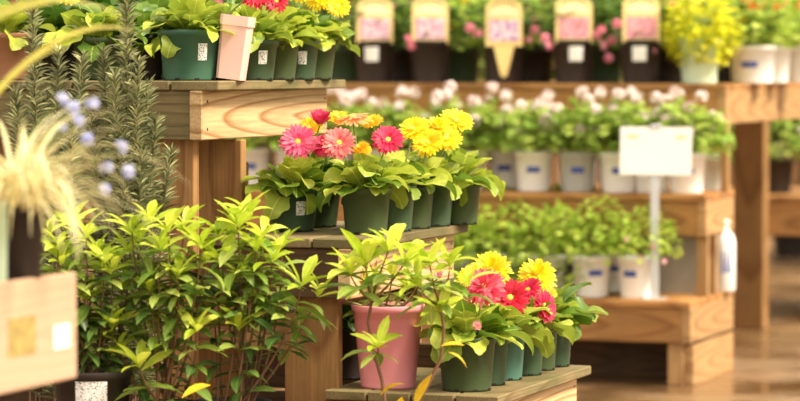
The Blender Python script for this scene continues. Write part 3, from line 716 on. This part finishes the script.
# ------------------------------------------------------------------ far display stand
B1, B2, B3 = 1.204, .756, .342
B = Frame(atz(690, 302, B3))
fs_ = thing('display_stand', 'far three tier orange brown wooden stand behind the gerberas', 'plant stand', B.p(.5, -1.5, 0))
VL = -3.3
def btier(u0, u1, z, top='orange', fasc='orange', side='tan', u_end=None):
    planks(B, fs_, u0, u1, VL, 0, z, 'v', top)
    zb = z - .0265
    board('front_board', fs_, B, u0 + .015, u0 + .053, VL + .02, -.0385, zb - .14, zb, 'v', fasc)
    board('side_board', fs_, B, u0 + .012, (u_end or u1) - .01, -.038, 0, zb - .14, zb, 'u', side)
btier(0, .75, B3)
btier(.25, .75, B2)
btier(.58, 2.6, B1, 'orange', 'orange', 'tan')
zl = B3 - .17
board('base_board', fs_, B, .06, .74, -.036, .0, .0, zl - .012, 'u', 'tan')
for vv in (-.0385, -1.1, -2.2, VL + .12): board('leg', fs_, B, .05, .088, vv - .065, vv, 0, zl, 'z', 'tan')
for vv in (-1.1, -2.2, VL + .12): board('leg', fs_, B, .65, .688, vv - .09, vv, 0, zl, 'z', 'brown')
board('dark_backing', fs_, B, .34, .37, VL + .1, -.05, .0, .16, 'v', 'darkwood')  # dark board added in the recess, standing in for shade under the tier
for uu in (.30, .44, .70): board('upright', fs_, B, uu, uu + .038, -.052, -.004, B3, B2 - .167, 'z', 'tan')
for vv in (-1.2, -2.3, VL + .12): board('upright', fs_, B, .60, .638, vv - .05, vv, B3, B2 - .027, 'z', 'orange')
for uu in (.62,): board('upright', fs_, B, uu, uu + .03, -.030, .002, B2, B1 - .167, 'z', 'tan')
for vv in (-1.2, -2.3): board('upright', fs_, B, .69, .728, vv - .05, vv, B2, B1 - .027, 'z', 'orange')
board('panel', fs_, B, .40, .412, -.30, -.055, B3 + .001, B2 - .03, 'z', 'greypanel', .001)
board('back_rail', fs_, B, .70, .738, VL + .1, -.09, B2 - .20, B2 - .03, 'v', 'brown')
# table leg behind, standing on the floor
lp = atz(750, 329, 0.0)
lu = (lp - B.o).dot(UD); lv = (lp - B.o).dot(VD)
board('table_leg', fs_, B, lu - .05, lu + .05, lv - .078, lv + .078, 0, B1 - .027, 'z', 'post', .006)
board('table_leg', fs_, B, lu - .05, lu + .05, lv - 2.078, lv - 1.922, 0, B1 - .027, 'z', 'post', .006)
board('table_rail', fs_, B, 2.3, 2.338, VL + .1, -.04, B1 - .167, B1 - .027, 'v', 'tan')

# white geraniums on its middle tier
gg = 'white geraniums on the far stand'
GL = ['white potted geranium at the left, beside the yellow gerberas', 'white potted geranium overlapping the pot on its left', 'greyish potted geranium between two white pots', 'white potted geranium with blue logo left of the sign', 'white potted geranium behind the right side of the sign']
def logo(p, r, h, ang, taper, hh=.5):
    sticker(p, r, h, ang, r * .75, h * (hh - .02), h * (hh + .13), 'blue', taper, 'logo')
def geranium(label, px, u, z, potmat, r=.082, h=.165, lg=-95, n=10, top=.17):
    loc = B.at(px, u, z)
    bls = []
    for k in range(n):
        a = 2.4 * k + R.random(); q = .05 + .11 * R.random(); bls.append((math.cos(a) * q, math.sin(a) * q, h + top + R.uniform(-.11, .08)))
    root, p = leafy('potted_geranium', label, 'potted plant', loc, r, h, potmat, 'geranium_clump', 'bgleaf', (210, .165, .15, .055, .05), gg, bls, 'f_white', (16, .026, .014))
    if lg: logo(p, r, h, lg, .8)
    return root
for lab, px, u, pm in zip(GL, (505, 534, 578, 619, 687), (.44, .42, .43, .41, .43), ('white_pot', 'white_pot', 'grey_pot', 'white_pot', 'white_pot')):
    if px == 505: u = .60
    geranium(lab, px, u, B2, pm)
geranium('white potted geranium hidden behind the sign card', 652, .44, B2, 'white_pot')
for i, (px, lab) in enumerate(((466, 'potted geranium hidden behind the last middle tier gerbera'), (420, 'potted geranium blooming above the yellow gerberas'), (378, 'potted geranium blooming above the magenta gerbera'), (335, 'potted geranium seen past the end of the pine board'), (294, 'potted geranium half hidden by the pine board end'), (252, 'leftmost potted geranium of the far stand, right of the brown post'))):
    geranium(lab, px, .44, B2, 'white_pot', top=.19)

# low leafy plants on its bottom tier
lg_ = 'leafy plants on the far bottom tier'
def lowplant(label, px, u, s=1., lgang=-80, trail=0):
    ck, ca = ('bedding_clump', (300, .20, .20, .042, .030, 0., .9)) if not trail else ('trailing_clump', (420, .19, .20, .042, .030, .6, .9))
    root, p = leafy('potted_bedding_plant', label, 'potted plant', B.at(px, u, B3), .083, .165, 'white_pot', ck, 'bgleaf2', ca, lg_, taper=.8, s=s, lift=.04 if not trail else .0)
    logo(p, .083, .165, lgang, .8, .55); return root
lowplant('white pot with blue logo, left of the two on the far bottom tier', 592, .15, 1.0)
r_ = lowplant('white pot right of the two on the far bottom tier, below the sign', 638, .15, .85, -120)
for (x, y) in ((652, 247), (640, 258), (664, 262), (626, 240)):
    q = new_obj('bloom', bloom_mesh('bloom_small', 'f_palepink', 6, .010, .009)[0], r_); q.location = at(x, y, Vector(r_.location).y - .12) - Vector(r_.location)
for px, u, s, lab in ((548, .17, 1.1, 'leafy bedding plant behind the right end gerbera leaf, far bottom tier'), (503, .20, 1.15, 'leafy bedding plant behind the lowest yellow gerberas, far bottom tier'), (458, .2, 1.15, 'leafy bedding plant below the end of the middle tier, far bottom tier'), (415, .2, 1.1, 'leafy bedding plant at the left of the far bottom tier'),
                      (570, .42, 1.2, 'back row leafy bedding plant left of the white pots, far bottom tier'), (525, .45, 1.25, 'back row leafy bedding plant above the lowest yellow gerberas'), (482, .45, 1.2, 'back row leafy bedding plant under the geraniums'), (612, .44, 1.15, 'back row leafy bedding plant between the two white pots')):
    lowplant(lab, px, u, s * .95, trail=u < .3)

# sign
sp = B.at(655, .09, B3)
sg_ = thing('sign', 'blank white card sign on a metal stake in front of the geraniums', 'sign', sp)
o = new_obj('base_plate', box_mesh(.10, .07, .006, 'metal', .002), sg_); o.location = (0, 0, .003)
o = new_obj('stake', box_mesh(.034, .010, .60, 'metal', .002), sg_); o.location = (0, 0, .306)
zc = CAMZ - (151 - HORIZON) * sp.y / FPX - B3
cd = new_obj('card', box_mesh(.288, .004, .192, 'card', .001), sg_); cd.location = (.003, -.0075, zc); cd.rotation_euler = (0, rad(.8), 0)
o = new_obj('clip', box_mesh(.045, .018, .018, 'metal', .003), sg_); o.location = (.003, -.004, zc + .099)
pr = M['cream']
for dx in (-.095, .10):
    o = new_obj('printed_mark', box_mesh(.045, .0012, .012, 'cream', 0), cd); o.location = (dx, -.0024, .058)

# tagged black pots on its top tier
def tag_outline(w_, h_, arch, n=10):
    pts = [(-w_/2, 0), (w_/2, 0)]
    for i in range(n + 1):
        a = PI * i / n; pts.append((w_/2 * math.cos(a), h_ - arch + arch * math.sin(a)))
    return pts
def plate(pts, th, mat, y=0.):
    n = len(pts); vs = [(x, y - th, z) for x, z in pts] + [(x, y, z) for x, z in pts]
    fs = [tuple(range(n)), tuple(reversed(range(n, 2*n)))] + [(i, n + i, n + (i + 1) % n, (i + 1) % n) for i in range(n)]
    return mesh('plate', vs, fs, mat, False)
def big_tag(root, r, h, photo, kind):
    w_, hh = .158, .205
    t = new_obj('plant_tag', plate(tag_outline(w_, hh, .045), .002, M['cream']), root); t.location = (0, -r * .60, h * .92); t.rotation_euler = (rad(-4), 0, 0)
    if kind == 'spike':
        t.location = (0, -r - .006, h * .86); t.rotation_euler = (rad(2), 0, 0)
        sp_ = new_obj('tag_spike', plate([(-.045, .004), (-.014, -.125), (.0, -.135), (.014, -.125), (.045, .004)], .002, M['cream']), t)
    ph = new_obj('photo_print', plate([(-.064, .022), (.064, .022), (.064, .112), (-.064, .112)], .001, M[photo], -.0021), t)
    bnd = new_obj('title_band', plate([(-.066, .128), (.066, .128), (.060, .150), (.03, .168), (-.03, .168), (-.060, .150)], .001, M['creampale'], -.0021), t)
    arc = [(-.05 + .1 * i / 8, .172 + .016 * math.sin(PI * i / 8)) for i in range(9)]
    new_obj('title_print', plate(arc + [(x, z + .006) for x, z in reversed(arc)], .001, M['ink'], -.0021), t)
    return t
bg_ = 'black pots with picture tags'
BP = ((375, 'photo_pink', -100, 'cream tagged black pot with sticker, leftmost on the far top tier', ''), (430, 'photo_pink', None, 'cream tagged black pot without sticker or tag spike', ''), (503, 'photo_lilac', None, 'black pot with a pointed tag spike hanging over its front', 'spike'), (573, 'photo_rose', -85, 'rose tagged black pot with sticker left of the fuchsia blooms', ''), (640, 'photo_rose', -97, 'rose tagged black pot with sticker beside the chartreuse plant', ''))
for px, ph, stk, lab, kind in BP:
    u = .74; loc = B.at(px, u, B1 + .0)
    root, p = leafy('tagged_pot', lab, 'potted plant', loc, .092, .185, 'black_pot', 'flowering_clump', 'bgdark', (150, .15, .17, .05, .036), bg_, taper=.8)
    for c_ in root.children:
        if c_.name.startswith('foliage'): c_.location = (0, .11, .24)
    if stk: sticker(p, .092, .185, stk, .066, .095, .158, 'card', .8)
    big_tag(root, .092, .185, ph, kind)
# loose blooms trailing between the tagged pots
fb = [o for o in bpy.data.objects if o.get('group') == bg_]
for idx, lst in ((1, ((408, 40), (412, 46))), (2, ((478, 34), (528, 40), (470, 28), (535, 30))), (3, ((548, 46), (596, 36), (603, 46), (609, 58), (612, 40), (545, 38))), (4, ((601, 30), (617, 24), (652, 50)))):
    for (x, y) in lst:
        q = new_obj('bloom', bloom_mesh('bloom_f', 'f_fuchsia', 12, .020, .013)[R.randrange(3)], fb[idx]); q.location = at(x, y, Vector(fb[idx].location).y - .05) - Vector(fb[idx].location)
# back rows
rowg = 'plants in the back rows of the far top tier'
cols = ['f_red', 'f_fuchsia', 'f_yellow', 'f_palepink', 'f_white', 'f_orange']
where = ['behind the leftmost tagged pot', 'left of the second tagged pot', 'left of the tag spike', 'right of the tag spike', 'behind the fuchsia blooms', 'behind the chartreuse plant', 'seen over the end of the near top tier', 'seen over the near top tier beside the pink pot']
for i, px in enumerate((345, 404, 462, 535, 604, 668, 285, 228)):
    leafy('flowering_plant', 'dark potted flowering plant %s' % where[i], 'potted plant', B.at(px, 1.02, B1), .085, .15, 'black_pot' if i % 2 else 'green_pot', 'row_clump', 'bgleaf2' if i in (2, 3, 5) else 'bgdark', (170, .17, .20, .055, .04), rowg,
          [(R.uniform(-.12, .12), R.uniform(-.15, 0), .15 + R.uniform(.06, .22)) for _ in range(4)], cols[i % 6], (14, .020, .012))
where = ['far left', 'second from the left', 'third from the left', 'middle', 'third from the right', 'second from the right', 'rightmost']
for i, px in enumerate((330, 395, 460, 525, 590, 650, 715)):
    leafy('flowering_plant', 'tall leafy plant in the rearmost row of the far stand, %s' % where[i], 'potted plant', B.at(px, 1.45 + .1 * (i % 2), B1), .10, .18, 'black_pot', 'rear_clump', 'bgleaf' if i % 2 else 'bgdark', (220, .20, .25, .06, .045), rowg,
          [(R.uniform(-.15, .15), R.uniform(-.2, 0), .2 + R.uniform(.05, .3)) for _ in range(4)], cols[(i + 2) % 6], (14, .022, .013), s=1.1)
leafy('chartreuse_plant', 'chartreuse trailing plant in a pale mint pot, right of the tagged pots', 'potted plant', B.at(699, .76, B1), .092, .185, 'mint_pot', 'chart_clump', 'chart', (520, .15, .17, .044, .034, .6), None, taper=.8, lift=.03)
r_, p = leafy('potted_plant', 'leafy plant in a white pot with blue print at the stand corner', 'potted plant', B.at(752, 1.10, B1), .105, .16, 'white_pot', 'row_clump', 'bgleaf2', (170, .17, .20, .055, .04), None, [(-.05, -.15, .36), (.08, -.1, .40)], 'f_orange', (14, .022, .013), taper=.86)
logo(p, .105, .16, -105, .86, .45)
for px, u, c, lab in ((772, 1.40, 'f_red', 'orange red flowering plant in a white pot beyond the corner pot'), (800, 1.62, 'f_orange', 'orange flowering plant in a white pot at the right picture edge'), (735, 1.5, 'f_red', 'orange red flowering plant behind the chartreuse plant'), (778, 1.9, 'f_orange', 'orange flowering plant at the rear right of the top tier')):
    leafy('potted_plant', lab, 'potted plant', B.at(px, u, B1), .085, .16, 'white_pot', 'row_clump', 'bgleaf2', (170, .17, .20, .055, .04), None, [(R.uniform(-.12, .12), R.uniform(-.15, 0), .2 + R.uniform(.12, .22)) for _ in range(5)], c, (14, .024, .014))
# white jug beside the uprights
wb = thing('jug', 'white plastic jug with blue label behind the side slats of the far stand', 'jug', B.p(.60, -.010, B3))
jp = new_obj('jug_body', mesh('jug', *lathe([(.045, 0), (.05, .008), (.05, .20), (.042, .235), (.02, .255), (.02, .275)], 20), M['white_pot']), wb)
new_obj('cap', mesh('cap', *lathe([(.023, .275), (.023, .295), (.018, .298)], 14), M['white_pot']), wb)
sticker(jp, .052, .30, -80, .05, .08, .17, 'blue', .94, 'jug_label')

# ------------------------------------------------------------------ further away
FB = Frame(atz(770, 200, .60))
fb_ = thing('far_bench', 'distant plain wooden plant bench past the table leg', 'bench', FB.p(.4, 1, 0))
planks(FB, fb_, 0, 1.2, -1.2, 3.5, .62, 'v', 'orange')
board('front_board', fb_, FB, .01, .05, -1.2, 3.5, .42, .593, 'v', 'orange')
board('front_board', fb_, FB, 1.15, 1.19, -1.2, 3.5, .42, .593, 'v', 'orange')
for vv in (-1.1, 1.0, 3.2):
    for uu in (.06, 1.05): board('leg', fb_, FB, uu, uu + .09, vv, vv + .09, 0, .593, 'z', 'brown')
for i in range(6):
    leafy('bench_plant', 'leafy pot plant on the distant bench, ' + ('at its left end hidden by the far stand', 'just left of the table leg', 'right behind the table leg', 'just right of the table leg', 'near the right picture edge', 'past the right picture edge')[i], 'potted plant', FB.p(.35 + .2 * (i % 2), -.9 + i * .42, .62), .11, .18, 'white_pot' if i % 3 == 1 else 'black_pot', 'rear_clump', 'bgleaf', (220, .20, .25, .06, .045), 'plants on the distant bench',
          [(R.uniform(-.15, .15), -.18, .25 + R.uniform(.0, .2)) for _ in range(3)], 'f_white', (14, .022, .013))
hp = ['far left', 'left', 'left of centre', 'centre', 'right of centre', 'right', 'far right', 'outermost right', 'outermost left']
for i in range(9):
    X = (-3.3, -2.1, -.9, .3, 1.5, 2.7, 3.9, 5.2, -4.6)[i]; Y = 19.5 + (i % 3) * .5 + X * -.1
    root = thing('nursery_bush', 'tall blurred green nursery bush in the back, %s' % hp[i], 'bush', (X, Y, 0), 'bushes along the back')
    make_pot(root, .22, .36, 'black_pot')
    me = lib('bush_clump', 3, lambda k: clump(k + 31, 2600, .56, 1.15, .13, .08, 0, .5, .25), 'hedge')[i % 3]
    o = new_obj('foliage', me, root); o.location = (0, 0, .95); o.rotation_euler = (0, 0, i); o['kind'] = 'stuff'
    stem(root, [(0, 0, .3), (.02, 0, .7), (0, .02, 1.3)], .03, .012, 'twig', 'trunk')

fence = bpy.data.objects.new('wall_back', None); COL.objects.link(fence); fence.location = (0, 25, 0); fence['kind'] = 'structure'; fence['label'] = 'brown vertical board fence closing the yard'
for i in range(46):
    o = new_obj('board', box_mesh(2.6, .29, .025, 'brown', .003), fence)
    o.matrix_local = Matrix.Translation((-6.9 + i * .3, (i % 2) * .012, 1.3)) @ axes_matrix(ZD, Vector((1, 0, 0)), Vector((0, 1, 0)))
